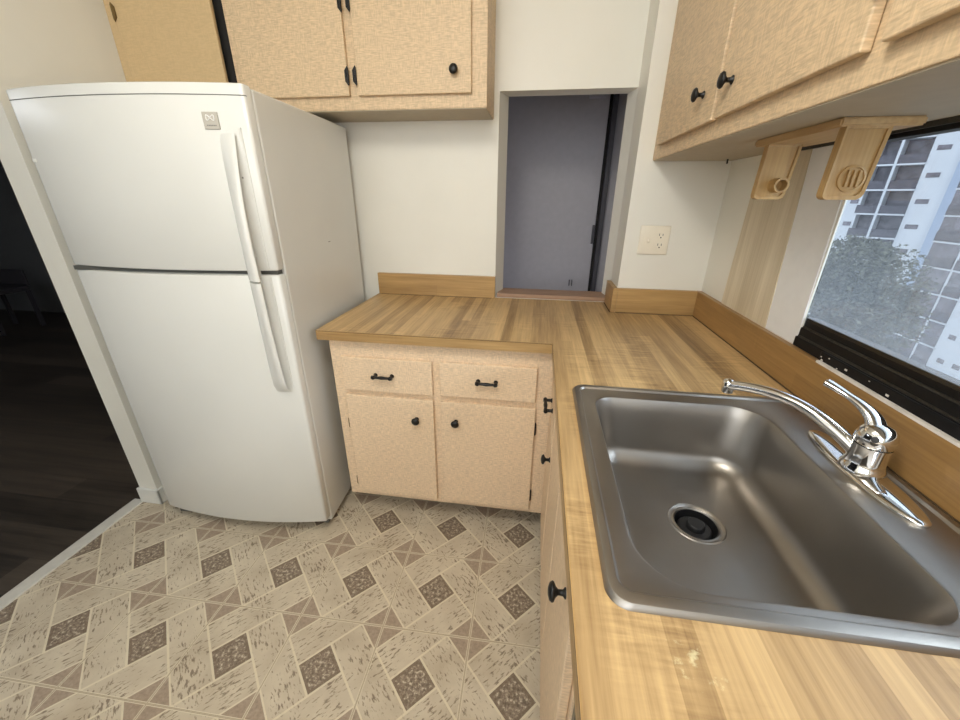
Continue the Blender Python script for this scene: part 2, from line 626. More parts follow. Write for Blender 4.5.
# ------------------------------------------------------------------ structure
struct('floor', nb((-2.55, 0.12, -3.3, 0.12, -0.05, 0.0)), M['tile'])
struct('floor_dining', nb((-8.2, -2.55, -5.0, 2.1, -0.06, -0.008)), M['darkfloor'])
struct('floor_hall', nb((-2.6, 0.6, 0.12, 1.3, -0.05, -0.002)), M['darkfloor'])
struct('ceiling', nb((-2.60, 0.14, -3.4, 0.1, 2.45, 2.5)), M['paint'])
struct('ceiling_dining', nb((-8.2, -2.60, -5.0, 2.1, 2.45, 2.5)), M['darkwall'])
struct('ceiling_hall', nb((-2.6, 0.6, 0.1, 1.3, 2.45, 2.5)), M['darkwall'])

bm = nb((-2.55, -0.905, 0, 0.10, 0, 2.45), (-0.905, -0.347, 0, 0.10, 0, 0.916), (-0.905, -0.347, 0, 0.10, 1.793, 2.45),
        (-0.347, 0.14, 0, 0.10, 0, 2.45))
# slightly splayed jambs of the serving hatch
prism(bm, [(-0.905, 0.001), (-0.905, 0.1), (-0.874, 0.1)], 0.916, 1.793, 'z')
prism(bm, [(-0.347, 0.001), (-0.347, 0.1), (-0.368, 0.1)], 0.916, 1.793, 'z')
struct('wall_back', bm, M['paint'])
struct('wall_corner', nb((-0.347, 0.0, -0.165, 0.0, 0, 2.45)), M['paint'])
struct('wall_right', nb((0, 0.12, -0.45, 0.0, 0, 2.45), (0, 0.004, -0.83, -0.45, 0, 2.45), (0.004, 0.12, -0.83, -0.45, 0, 1.018), (0, 0.12, -2.3, -0.83, 0, 1.018), (0, 0.12, -2.3, -0.83, 1.53, 2.45),
                        (0, 0.12, -3.3, -2.3, 0, 2.45)), M['paint'])
struct('wall_left', nb((-2.532, -2.435, -0.70, 0.0, 0, 2.45), (-2.55, -2.435, -2.5, -0.70, 2.06, 2.45),
                       (-2.55, -2.435, -3.3, -2.5, 0, 2.45)), M['paint'])
struct('wall_rear', nb((-2.55, -2.42, -3.42, -3.3, 0, 2.45), (-0.18, 0.12, -3.42, -3.3, 0, 2.45),
                       (-2.42, -0.18, -3.42, -3.3, 0, 1.13), (-2.42, -0.18, -3.42, -3.3, 2.37, 2.45)), M['paint'])
w2 = struct('added_window', nb((-2.42, -0.18, -3.38, -3.34, 1.13, 1.17), (-2.42, -0.18, -3.38, -3.34, 2.33, 2.37), (-2.42, -2.38, -3.38, -3.34, 1.13, 2.37),  # unseen window and wall opening, added to go with the rear fill
                           (-0.22, -0.18, -3.38, -3.34, 1.13, 2.37), (-1.32, -1.28, -3.38, -3.34, 1.13, 2.37)), M['trimwhite'])
obj('window_pane', nb((-2.39, -0.21, -3.362, -3.358, 1.16, 2.34)), M['glass'], w2)
# dining room beyond the doorway, in the dark
struct('wall_dining', nb((-8.2, -2.55, 2.0, 2.1, -0.01, 2.45), (-8.2, -8.1, -5.0, 2.0, -0.01, 2.45),
                         (-8.2, -2.55, -5.1, -5.0, -0.01, 2.45), (-2.56, -2.55, 0.1, 2.0, -0.01, 2.45),
                         (-2.56, -2.44, -5.0, -3.42, -0.01, 2.45)), M['darkwall'])
# hall behind the serving hatch
struct('wall_hall', nb((-2.6, -1.45, 0.94, 1.04, 0, 2.45), (-0.292, 0.6, 0.88, 1.04, 0, 2.45), (-2.6, 0.6, 0.90, 1.04, 2.06, 2.45),
                       (-2.6, -2.5, 0.1, 0.94, 0, 2.45), (-0.20, 0.6, 0.1, 0.9, 0, 2.45)), M['halldoor'])

struct('baseboard_left', nb((-2.538, -2.424, -0.714, -0.70, 0, 0.085), (-2.435, -2.424, -0.714, -0.02, 0, 0.085), bev=0.005), M['trimwhite'])
struct('trim_1', nb((-2.588, -2.53, -2.5, -0.70, -0.004, 0.006), bev=0.003), M['metal_strip'])
struct('trim_2', nb((-0.895, -0.352, -0.004, 0.13, 0.9165, 0.937), bev=0.003), M['sill'])

# upright ash panel and white reveal beside the window
bm = bmesh.new()
for (y0, y1, y2, y3) in ((-0.374, -0.684, -0.648, -0.394),):
    prism(bm, [(y0, 1.02), (y1, 1.02), (y2, 1.517), (y3, 1.517)], -0.005, 0.0005, 'x')
struct('trim_3', bm, M['ash'])
bm = bmesh.new()
prism(bm, [(-0.684, 1.02), (-0.832, 1.02), (-0.815, 1.53), (-0.648, 1.53)], -0.003, 0.0005, 'x')
struct('trim_4', bm, M['reveal'])

# window
win = struct('window_1', nb((-0.008, 0.03, -2.3, -0.831, 1.0225, 1.048), (-0.002, 0.03, -2.3, -0.831, 1.045, 1.072),
                            (0.004, 0.03, -2.3, -0.831, 1.068, 1.098),
                            (-0.008, 0.03, -2.3, -0.831, 1.512, 1.531), (0.0, 0.03, -2.3, -0.831, 1.497, 1.514),
                            (0.0, 0.03, -2.3, -2.26, 1.03, 1.52), bev=0.0015), M['blackframe'])
wt = obj('window_track', nb((-0.005, -0.001, -2.29, -0.835, 1.0475, 1.0520), (0.0, 0.004, -2.29, -0.835, 1.0715, 1.0760),
                            (-0.0095, -0.004, -2.29, -0.55, 1.506, 1.5155)), M['bronze'], win)
wp = obj('window_pane', nb((0.002, 0.004, -2.28, -0.8305, 1.09, 1.505)), M['glass'], win)
ws = obj('insect_screen', nb((0.0060, 0.0063, -2.28, -0.8305, 1.09, 1.505)), M['screen'], win)
# black sill lip that laps over the backsplash
obj('window_sill', nb((-0.0115, 0.002, -2.3, -0.942, 1.0235, 1.046), bev=0.002), M['blackframe'], win)
# paint chips on the sill
bm = bmesh.new()
for i in range(9):
    y = -0.96 - random.random() * 0.32 if i > 3 else -0.948 - random.random() * 0.02
    z = 1.026 + random.random() * 0.016
    s = 0.0008 + random.random() * 0.0018
    box(bm, -0.0127, -0.0110, y - s, y + s * 1.6, z - s, z + s * 0.5)
obj('paint_chip', bm, M['caulk'], win)['kind'] = 'stuff'

# ------------------------------------------------------------------ upper cabinets
def knob(parent, c, ax, name='knob'):
    bm = bmesh.new()
    lathe(bm, [(0.009, 0), (0.009, 0.002), (0.0052, 0.005), (0.0048, 0.013), (0.009, 0.017), (0.0155, 0.020), (0.0165, 0.023), (0.0135, 0.027), (0.006, 0.0295), (0.0001, 0.030)], c, ax, 20)
    return obj(name, bm, M['black'], parent, smooth=60)


def pull(parent, c, ax, along, half=0.043):
    """small iron bar pull on two posts with ball ends"""
    c, ax, al = Vector(c), Vector(ax), Vector(along)
    bm = bmesh.new()
    for s in (-1, 1):
        b = c + al * (s * half * 0.78)
        lathe(bm, [(0.0085, 0), (0.0085, 0.002), (0.0055, 0.005), (0.0055, 0.02), (0.0085, 0.024), (0.0065, 0.030), (0.0001, 0.031)], b, ax, 12)
    mid = c + ax * 0.0235
    prof = [(0.0001, -half), (0.0068, -half * 0.97), (0.0076, -half * 0.86), (0.0048, -half * 0.66), (0.0058, -half * 0.3), (0.0072, 0), (0.0058, half * 0.3), (0.0048, half * 0.66), (0.0076, half * 0.86), (0.0068, half * 0.97), (0.0001, half)]
    lathe(bm, prof, mid, al, 12)
    return obj('handle', bm, M['black'], parent, smooth=60)


def hinge(parent, c, side, face, h=0.032, mat='black', name='hinge'):
    """pointed leaf hinge. face: 'y' (front looks to -y) or 'x' (front looks to -x)"""
    bm = bmesh.new()
    wd = 0.012
    pts = [(0, -h), (wd * side, -h * 0.55), (wd * side, h * 0.55), (0, h), (-0.003 * side, h * 0.8), (-0.003 * side, -h * 0.8)]
    if side < 0:
        pts = pts[::-1]
    x, y, z = c
    if face == 'y':
        prism(bm, [(x + a, z + b) for a, b in pts], y - 0.003, y, 'y')
        lathe(bm, [(0.0035, -h * 0.75), (0.0035, h * 0.75)], (x, y - 0.002, z), (0, 0, 1), 10)
    else:
        prism(bm, [(y + a, z + b) for a, b in pts], x - 0.003, x, 'x')
        lathe(bm, [(0.0035, -h * 0.75), (0.0035, h * 0.75)], (x - 0.002, y, z), (0, 0, 1), 10)
    return obj(name, bm, M[mat], parent)


ZT = 2.2
ul = thing('wall_cabinet', 'tan linen-textured wall cabinet with two doors, between fridge top and serving hatch', 'cabinet', (-1.43, 0, 1.6925), 'kitchen wall cabinets')
obj('cabinet_body', nb((-1.932, -0.927, -0.235, -0.001, 1.6925, ZT), bev=0.002), M['up'], ul)
obj('bottom_panel', nb((-1.928, -0.931, -0.232, -0.003, 1.690, 1.6935)), M['under'], ul)
d1 = obj('door', nb((-1.422, -0.983, -0.252, -0.236, 1.737, ZT - 0.03), bev=0.003), M['up'], ul)
knob(d1, (-1.045, -0.252, 1.806), (0, -1, 0))
d2 = obj('door', nb((-1.895, -1.458, -0.252, -0.236, 1.737, ZT - 0.03), bev=0.003), M['up'], ul)
for zz in (1.80, 2.02):
    hinge(d1, (-1.424, -0.2525, zz), -1, 'y')
    hinge(d2, (-1.455, -0.2525, zz), -1, 'y')

uf = thing('wall_cabinet', 'smooth tan wall cabinet half hidden above the fridge, against the left wall', 'cabinet', (-2.2, 0, 1.6925), 'kitchen wall cabinets')
obj('cabinet_body', nb((-2.434, -2.376, -0.235, -0.001, 1.6925, ZT), (-2.376, -1.99, -0.235, -0.001, 1.6925, 1.74), (-2.376, -1.99, -0.02, -0.001, 1.74, ZT)), M['plain'], uf)
d3 = obj('door', nb((-2.384, -1.968, -0.252, -0.236, 1.737, ZT - 0.03), bev=0.003), M['plain'], uf)
for zz in (2.03,):
    hinge(d3, (-2.386, -0.2525, zz), 1, 'y', 0.03, 'brass')
# dark block standing for the shade in the open slot between the cabinets
obj('slot_shade', nb((-1.988, -1.933, -0.21, -0.001, 1.70, ZT)), M['recess_shade'], uf)

ur = thing('wall_cabinet', 'tan linen-textured wall cabinet with three doors over the sink and window', 'cabinet', (-0.143, -1.1, 1.517), 'kitchen wall cabinets')
obj('cabinet_body', nb((-0.287, -0.001, -2.35, -0.166, 1.5185, ZT), bev=0.002), M['upy'], ur)
obj('bottom_panel', nb((-0.284, -0.003, -2.345, -0.168, 1.516, 1.5195)), M['under'], ur)
rd = []
for (a, b) in ((-0.742, -0.255), (-1.228, -0.760), (-1.80, -1.262), (-2.30, -1.815)):
    rd.append(obj('door', nb((-0.303, -0.288, a, b, 1.560, ZT - 0.03), bev=0.0025), M['upy'], ur))
knob(rd[0], (-0.303, -0.657, 1.631), (-1, 0, 0))
knob(rd[1], (-0.303, -0.826, 1.624), (-1, 0, 0))
hinge(rd[1], (-0.304, -1.231, 1.645), 1, 'x', 0.032)
hinge(rd[2], (-0.304, -1.259, 1.645), -1, 'x', 0.032)

# ------------------------------------------------------------------ base cabinets
bl = thing('base_cabinet', 'peach linen-textured base cabinet with two drawers and two doors beside the fridge', 'cabinet', (-1.07, -0.3, 0), 'kitchen base cabinets')
obj('cabinet_body', nb((-1.490, -0.604, -0.603, -0.02, 0.112, 0.875), bev=0.002), M['low'], bl)
obj('toe_kick', nb((-1.487, -0.45, -0.44, -0.02, 0.0, 0.112)), M['recess_shade'], bl)
d = obj('door', nb((-1.444, -1.076, -0.620, -0.6035, 0.140, 0.638), bev=0.003), M['low'], bl)
knob(d, (-1.147, -0.620, 0.549), (0, -1, 0))
hinge(d, (-1.446, -0.612, 0.50), 1, 'y', 0.025, 'brass')
hinge(d, (-1.446, -0.612, 0.20), 1, 'y', 0.025, 'brass')
d = obj('door', nb((-1.046, -0.672, -0.620, -0.6035, 0.140, 0.638), bev=0.003), M['low'], bl)
knob(d, (-0.985, -0.620, 0.553), (0, -1, 0))
hinge(d, (-0.669, -0.612, 0.545), -1, 'y', 0.03)
hinge(d, (-0.669, -0.612, 0.215), -1, 'y', 0.03)
d = obj('drawer', nb((-1.442, -1.076, -0.620, -0.6035, 0.660, 0.804), bev=0.003), M['low'], bl)
pull(d, (-1.270, -0.620, 0.735), (0, -1, 0), (1, 0, 0))
d = obj('drawer', nb((-1.046, -0.676, -0.620, -0.6035, 0.664, 0.806), bev=0.003), M['low'], bl)
pull(d, (-0.862, -0.620, 0.740), (0, -1, 0), (1, 0, 0))

br = thing('base_cabinet', 'peach base cabinet with drawer and doors below the sink worktop', 'cabinet', (-0.3, -1.07, 0), 'kitchen base cabinets')
obj('cabinet_body', nb((-0.603, -0.585, -1.545, -0.606, 0.112, 0.875), (-0.585, -0.02, -1.545, -1.53, 0.112, 0.875), bev=0.001), M['lowy'], br)
obj('toe_kick', nb((-0.45, -0.43, -1.54, -0.44, 0.0, 0.112)), M['recess_shade'], br)
d = obj('drawer', nb((-0.621, -0.6035, -0.890, -0.655, 0.662, 0.806), bev=0.003), M['lowy'], br)
pull(d, (-0.621, -0.755, 0.735), (-1, 0, 0), (0, 1, 0), 0.046)
d = obj('door', nb((-0.621, -0.6035, -0.890, -0.655, 0.140, 0.640), bev=0.003), M['lowy'], br)
knob(d, (-0.621, -0.870, 0.598), (-1, 0, 0))
obj('door', nb((-0.621, -0.6035, -1.205, -0.915, 0.140, 0.850), bev=0.003), M['lowy'], br)
d = obj('door', nb((-0.621, -0.6035, -1.530, -1.215, 0.140, 0.850), bev=0.003), M['lowy'], br)
knob(d, (-0.621, -1.463, 0.778), (-1, 0, 0))

bn = thing('appliance_bay', 'dark open bay under the near end of the worktop', 'bay', (-0.3, -1.9, 0))
obj('side_panel', nb((-0.600, -0.02, -1.56, -1.547, 0.0, 0.875)), M['grey_stile'], bn)
obj('side_panel', nb((-0.600, -0.02, -2.35, -2.33, 0.0, 0.875)), M['lowy'], bn)
obj('back_panel', nb((-0.42, -0.40, -2.33, -1.56, 0.0, 0.875)), M['recess_shade'], bn)  # black panel closes the bay and stands for the shade inside

# ------------------------------------------------------------------ worktop
ct = thing('worktop', 'L-shaped worktop of striped butcher-block laminate around the sink', 'worktop', (-0.6, -0.6, 0.876))
hx0, hx1, hy0, hy1 = -0.565, -0.075, -1.555, -0.98
bm = nb((-1.515, -0.630, -0.634, -0.001, 0.8765, H), (-0.630, -0.001, -0.98, -0.166, 0.8765, H), (-0.630, -0.3475, -0.166, -0.001, 0.8765, H),
        (-0.630, hx0, hy0, hy1, 0.8765, H), (hx1, -0.001, hy0, hy1, 0.8765, H), (-0.630, -0.001, -2.35, hy0, 0.8765, H))
obj('worktop_slab', bm, M['counter'], ct)
obj('edge_band', nb((-1.516, -0.632, -0.6365, -0.634, 0.8762, H - 0.0005)), M['edge_x'], ct)
obj('edge_band', nb((-0.6325, -0.630, -2.35, -0.634, 0.8762, H - 0.0005)), M['edge_y'], ct)
obj('edge_band', nb((-1.5175, -1.515, -0.6365, -0.001, 0.8762, H - 0.0005)), M['edge_y'], ct)
obj('joint', nb((-1.516, -0.632, -0.6368, -0.6360, H - 0.0035, H - 0.0018), (-0.6328, -0.6322, -2.3, -0.636, H - 0.0035, H - 0.0018), (-1.50, -0.92, -0.0215, -0.0205, H, H + 0.0015), (-0.0225, -0.0205, -2.3, -0.186, H, H + 0.003), (-0.345, -0.022, -0.188, -0.1855, H, H + 0.002),
                (-0.3705, -0.3675, -0.185, -0.01, H, H + 0.002)), M['dirt'], ct)

ZB = H + 0.107
t = tag(obj('backsplash', nb((-1.512, -0.904, -0.0205, -0.0005, H + 0.0005, ZB), bev=0.0015), M['bs_x'], loc=(-1.2, -0.01, H)), 'short straight wooden upstand left of the serving hatch', 'backsplash', 'worktop upstands')
t = thing('backsplash', 'long wooden upstand bending round the wall corner and running behind the sink', 'backsplash', (-0.02, -0.9, H), 'worktop upstands')
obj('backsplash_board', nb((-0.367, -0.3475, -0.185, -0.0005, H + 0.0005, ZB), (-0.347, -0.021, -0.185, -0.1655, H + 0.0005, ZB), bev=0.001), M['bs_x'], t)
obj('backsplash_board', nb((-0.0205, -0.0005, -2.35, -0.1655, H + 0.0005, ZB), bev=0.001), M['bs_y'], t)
obj('caulk_bead', nb((-0.0205, -0.0125, -2.3, -0.95, ZB - 0.001, ZB + 0.0045), (-0.004, -0.0005, -0.95, -0.40, ZB - 0.001, ZB + 0.0025)), M['caulk'], t)

# ------------------------------------------------------------------ sink
sk = thing('kitchen_sink', 'single-bowl brushed steel sink set into the worktop', 'sink', (-0.31, -1.265, H))


def rrect(x0, x1, y0, y1, r, z, n=14):
    """rounded rectangle; the same parameterisation for every ring. r may be 4 radii: (x1,y1),(x0,y1),(x0,y0),(x1,y0)"""
    rr = r if isinstance(r, (list, tuple)) else [r] * 4
    P = []
    cs = [(x1, y1, 0, rr[0]), (x0, y1, 90, rr[1]), (x0, y0, 180, rr[2]), (x1, y0, 270, rr[3])]
    for k, (cx, cy, a0, q) in enumerate(cs):
        sx = -1 if cx == x1 else 1
        sy = -1 if cy == y1 else 1
        ox, oy = cx + sx * q, cy + sy * q
        for i in range(n + 1):
            a = math.radians(a0 + 90 * i / n)
            P.append(Vector((ox + q * math.cos(a), oy + q * math.sin(a), z)))
    # straight sides get extra points so long faces shade smoothly
    out = []
    m = len(P)
    for i, p in enumerate(P):
        out.append(p)
        if (i + 1) % (n + 1) == 0:
            nx = P[(i + 1) % m]
            for k in range(1, 6):
                out.append(p.lerp(nx, k / 6))
    return out


sx0, sx1, sy0, sy1 = -0.590, -0.028, -1.577, -0.957
bx0, bx1, by0, by1 = -0.540, -0.152, -1.540, -1.013
rg = []
z0 = H
rg.append(rrect(sx0, sx1, sy0, sy1, 0.030, z0 + 0.0002))
rg.append(rrect(sx0 + 0.0015, sx1 - 0.0015, sy0 + 0.0015, sy1 - 0.0015, 0.030, z0 + 0.004))
rg.append(rrect(sx0 + 0.005, sx1 - 0.005, sy0 + 0.005, sy1 - 0.005, 0.028, z0 + 0.0078))
rg.append(rrect(sx0 + 0.009, sx1 - 0.009, sy0 + 0.009, sy1 - 0.009, 0.026, z0 + 0.0085))
rg.append(rrect(sx0 + 0.017, sx1 - 0.014, sy0 + 0.020, sy1 - 0.016, 0.022, z0 + 0.0075))
rg.append(rrect(sx0 + 0.021, sx1 - 0.018, sy0 + 0.024, sy1 - 0.020, 0.018, z0 + 0.0035))
rg.append(rrect(sx0 + 0.024, sx1 - 0.021, sy0 + 0.027, sy1 - 0.023, 0.016, z0 + 0.0030))
BR = [0.075, 0.050, 0.085, 0.055]
g = lambda q: [b + q for b in BR]
rg.append(rrect(bx0 - 0.004, bx1 + 0.004, by0 - 0.0035, by1 + 0.004, g(0.004), z0 + 0.0030))
rg.append(rrect(bx0, bx1, by0, by1, g(0), z0 + 0.0015))
rg.append(rrect(bx0 + 0.003, bx1 - 0.003, by0 + 0.003, by1 - 0.003, g(-0.003), z0 - 0.004))
ins = 0.005
depth = 0.165
for k in range(1, 6):
    f = k / 5
    q = ins + 0.018 * f
    rg.append(rrect(bx0 + q, bx1 - q, by0 + q, by1 - q, g(-0.006 + 0.006 * f), z0 - 0.006 - (depth - 0.055) * f))
q0 = ins + 0.018
R0 = 0.045
for k in range(1, 9):
    a = math.radians(90 * k / 8)
    q = q0 + R0 * (1 - math.cos(a))
    zz = z0 - 0.006 - (depth - 0.055) - R0 * math.sin(a)
    rg.append(rrect(bx0 + q, bx1 - q, by0 + q, by1 - q, g(-R0 * 0.35 * (k / 8)), zz))
# bottom falls gently to the drain
last = rg[-1]
DC = Vector((-0.332, -1.234, z0 - depth - 0.002))
zb = last[0].z
nr = len(last)
ring_r = 0.057
angs = [math.atan2(p.y - DC.y, p.x - DC.x) for p in last]
for f in (0.25, 0.5, 0.75, 0.92, 1.0):
    r_ = []
    for p, a in zip(last, angs):
        tgt = Vector((DC.x + ring_r * math.cos(a), DC.y + ring_r * math.sin(a), DC.z - 0.002))
        e = p.lerp(tgt, f)
        e.z = zb + (DC.z - 0.002 - zb) * f
        r_.append(e)
    rg.append(r_)
for (rr, dz) in ((0.054, -0.005),):
    rg.append([Vector((DC.x + rr * math.cos(a), DC.y + rr * math.sin(a), DC.z + dz)) for a in angs])
bm = bmesh.new()
loft(bm, rg, False, False)
sb = obj('sink_bowl', bm, M['steel'], sk, smooth=28)
# drain: flange, dark throat and rubber stopper
zd = DC.z - 0.004
bm = bmesh.new()
lathe(bm, [(0.0555, zd - 0.003), (0.0565, zd + 0.002), (0.0545, zd + 0.0040), (0.052, zd + 0.0035), (0.048, zd + 0.0005), (0.0445, zd + 0.0015), (0.042, zd - 0.001), (0.041, zd - 0.03), (0.040, zd - 0.045), (0.0001, zd - 0.046)], (DC.x, DC.y, 0), (0, 0, 1), 48, cap=False)
dr = obj('drain_flange', bm, M['steel'], sk, smooth=50)
bm = bmesh.new()
lathe(bm, [(0.0415, zd - 0.0015), (0.0405, zd - 0.03), (0.038, zd - 0.040), (0.001, zd - 0.041)], (DC.x, DC.y, 0), (0, 0, 1), 40, cap=False)
obj('drain_throat', bm, M['rubber'], dr, smooth=50)
bm = bmesh.new()
lathe(bm, [(0.033, zd - 0.022), (0.034, zd - 0.014), (0.030, zd - 0.010), (0.019, zd - 0.010), (0.018, zd - 0.001), (0.016, zd + 0.001), (0.0001, zd + 0.001)], (DC.x, DC.y, 0), (0, 0, 1), 40)
obj('drain_stopper', bm, M['rubber'], dr, smooth=40)

# ------------------------------------------------------------------ faucet
ZD = H + 0.0035
fx, fy = -0.087, -1.243
fa = thing('faucet', 'chrome single-lever faucet with long spout at the back of the sink', 'faucet', (fx, fy, ZD))


def boat(hw, hl, z, k=0.0, n=48):
    hw *= 1.24
    hl *= 1.03
    P = []
    for i in range(n):
        a = 2 * math.pi * i / n
        s, c = math.sin(a), math.cos(a)
        wy = math.copysign(abs(s) ** 1.0, s) * hl + 0.004
        wx = math.copysign(abs(c) ** 0.85, c) * hw
        P.append(Vector((fx + wx, fy - 0.003 + wy, z)))
    return P


bm = bmesh.new()
loft(bm, [boat(0.027, 0.131, ZD - 0.001), boat(0.028, 0.132, ZD + 0.003), boat(0.0272, 0.131, ZD + 0.006), boat(0.0215, 0.122, ZD + 0.0085), boat(0.0155, 0.108, ZD + 0.0108), boat(0.009, 0.085, ZD + 0.0128), boat(0.003, 0.05, ZD + 0.0138)])
obj('base_plate', bm, M['chrome'], fa, smooth=60)
bm = bmesh.new()
lathe(bm, [(0.033, 0.004), (0.033, 0.014), (0.0295, 0.020), (0.0275, 0.030), (0.0268, 0.056), (0.0280, 0.060), (0.0280, 0.062)], (fx, fy, ZD), (0, 0, 1), 36)
fb = obj('faucet_body', bm, M['chrome'], fa, smooth=40)
# turning cap with the lever
bm = bmesh.new()
lathe(bm, [(0.027, 0.063), (0.0288, 0.066), (0.0290, 0.078), (0.0255, 0.090), (0.018, 0.098), (0.007, 0.1015), (0.0001, 0.102)], (fx, fy, ZD), (0, 0, 1), 36)
lv = smoothpts([(-0.086, -1.243, ZD + 0.080), (-0.089, -1.228, ZD + 0.103), (-0.098, -1.205, ZD + 0.118), (-0.112, -1.175, ZD + 0.128), (-0.128, -1.145, ZD + 0.136)], 6)
nl = len(lv)
rad = [0.022 - 0.0128 * min(1, (i / (nl - 1)) * 1.5) + (0.0035 * max(0, i / (nl - 1) - 0.66) / 0.34) for i in range(nl)]
rad[-1] = 0.007
tube(bm, lv, rad, 16, 0.62)
le = obj('lever', bm, M['chrome'], fa, smooth=50)
bm = bmesh.new()
lathe(bm, [(0.0055, 0.0), (0.0055, 0.003), (0.003, 0.0035)], (fx - 0.0175, fy - 0.0195, ZD + 0.082), (-0.60, -0.68, 0.35), 16)
obj('index_button', bm, M['rubber'], le)
# spout
sp = smoothpts([(-0.088, -1.240, ZD + 0.030), (-0.108, -1.214, ZD + 0.050), (-0.132, -1.184, ZD + 0.069), (-0.157, -1.150, ZD + 0.082), (-0.182, -1.117, ZD + 0.085), (-0.207, -1.083, ZD + 0.081), (-0.230, -1.053, ZD + 0.072), (-0.240, -1.040, ZD + 0.067)], 6)
nsp = len(sp)
bm = bmesh.new()
tube(bm, sp, [0.0175 - 0.005 * min(1, i / (nsp * 0.45)) for i in range(nsp)], 18, 0.85)
so = obj('spout', bm, M['chrome'], fa, smooth=50)
bm = bmesh.new()
lathe(bm, [(0.0001, 0.015), (0.010, 0.012), (0.0135, 0.007), (0.0135, -0.008), (0.0125, -0.018), (0.0095, -0.0185), (0.009, -0.012)], (-0.243, -1.036, ZD + 0.066), (0, 0, 1), 24)
obj('aerator', bm, M['chrome'], so, smooth=40)

# ------------------------------------------------------------------ refrigerator
FR = thing('refrigerator', 'white top-freezer refrigerator between the doorway wall and the worktop', 'refrigerator', (-1.545, -0.712, 0.0), rz=math.radians(3.2))
W = 0.764


def fobj(name, bm, m, parent=FR, smooth=False, label=None):
    return obj(name, bm, m, parent, smooth=smooth, local=True, label=label)


bm = nb((-W, 0.0, 0.004, 0.665, 0.035, 1.664), bev=0.006, seg=3)
fobj('fridge_body', bm, M['fridge'])
fobj('base_grille', nb((-W + 0.02, -0.02, 0.01, 0.06, 0.012, 0.04)), M['gasket'])
for xx in (-W + 0.06, -0.06):
    for yy in (0.06, 0.60):
        bm = bmesh.new()
        lathe(bm, [(0.018, 0.0), (0.018, 0.012), (0.008, 0.013), (0.008, 0.04)], (xx, yy, 0), (0, 0, 1), 16)
        fobj('levelling_foot', bm, M['gasket'])


def bowy(x):
    return -0.036 - 0.042 * (1 - ((x + W / 2) / (W / 2)) ** 2) - 0.022 * x / W


def doorprof(off=0.0, n=30):
    P = [(-W + off, -0.004), ]
    r = 0.014
    xs = [-W + off + (W - 2 * off) * i / n for i in range(n + 1)]
    # left round
    for k in range(5):
        a = math.radians(90 * k / 4)
        P.append((-W + off + r * (1 - math.cos(a)), bowy(-W + r) + off + r * 0.7 - r * 0.7 * math.sin(a)))
    for x in xs:
        if -W + off + r < x < -off - r:
            P.append((x, bowy(x) + off))
    for k in range(5):
        a = math.radians(90 - 90 * k / 4)
        P.append((-off - r * (1 - math.cos(a)), bowy(-r) + off + r * 0.7 - r * 0.7 * math.sin(a)))
    P.append((-off, -0.004))
    return P


def door(name, za, zb):
    bm = bmesh.new()
    rings = []
    for off, z in ((0.006, za), (0.0018, za + 0.002), (0, za + 0.006), (0, (za + zb) / 2), (0, zb - 0.006), (0.0018, zb - 0.002), (0.006, zb)):
        rings.append([Vector((x, y, z)) for x, y in doorprof(off)])
    loft(bm, rings)
    return fobj(name, bm, M['fridge'], smooth=35)


fz = door('freezer_door', 1.153, 1.669)
fd = door('fridge_door', 0.066, 1.139)
# thin cap line along the top of the freezer door
bm = bmesh.new()
pr = [p for p in doorprof(-0.0006)][1:-1]
loft(bm, [[Vector((x, y, 1.638)), Vector((x, y, 1.6402)), Vector((x, y + 0.003, 1.6402)), Vector((x, y + 0.003, 1.638))] for x, y in pr])
fobj('cap_seam', bm, M['gasket'], fz)
fobj('gasket', nb((-W + 0.012, -0.012, -0.003, 0.006, 0.06, 1.66)), M['gasket'])
fobj('mullion', nb((-W + 0.01, -0.01, -0.025, 0.0, 1.139, 1.153)), M['gasket'])


def grip(zs, name, parent):
    """zs: list of (z, protrusion, width, lean)"""
    bm = bmesh.new()
    rings = []
    for z, p, wd, ln in zs:
        xb = -0.100
        y0 = bowy(xb) + 0.004
        y1 = bowy(-0.045) + 0.006
        # slanted fin: broad face rising to the right, finger pocket behind its free edge
        pts = [(xb, y0), (xb + 0.012, y0 - p * 0.34), (xb + 0.026 + ln * 0.6, y0 - p * 0.74), (xb + 0.038 + ln, y0 - p * 0.95), (xb + 0.046 + ln, y0 - p), (xb + 0.054 + ln, y0 - p * 0.98),
               (xb + 0.058 + ln, y0 - p * 0.88), (xb + 0.054 + ln, y0 - p * 0.78), (xb + 0.038 + ln * 0.6, y0 - p * 0.45), (xb + 0.040, y1)]
        rings.append([Vector((x, y, z)) for x, y in pts])
    loft(bm, rings)
    return fobj(name, bm, M['fridge'], parent, smooth=45)


zs = []
for i in range(17):
    f = i / 16
    zs.append((1.545 - (1.545 - 1.128) * f, 0.004 + 0.046 * math.sin(min(1, f * 1.25) * math.pi / 2) ** 0.9, 0.040, 0.010 * f))
grip(zs, 'handle', fz)
zs = []
for i in range(17):
    f = i / 16
    z = 1.122 - (1.122 - 0.712) * f
    p = 0.050 - 0.022 * f ** 2
    if f > 0.86:
        p *= math.sqrt(max(0.02, 1 - ((f - 0.86) / 0.14) ** 2))
    zs.append((z, p, 0.040, 0.010 * (1 - f) + 0.012 * f))
grip(zs, 'handle', fd)
# raised ridge on the right side of both finger pockets
for par, za, zb in ((fz, 1.16, 1.56), (fd, 0.73, 1.134)):
    bm = bmesh.new()
    loft(bm, [[Vector((-0.030 + a, bowy(-0.03) + 0.002 + b, z)) for a, b in ((-0.006, 0.0), (-0.003, -0.004), (0.003, -0.004), (0.006, 0.001))] for z in (za, zb)])
    fobj('pocket_ridge', bm, M['fridge'], par, smooth=50)
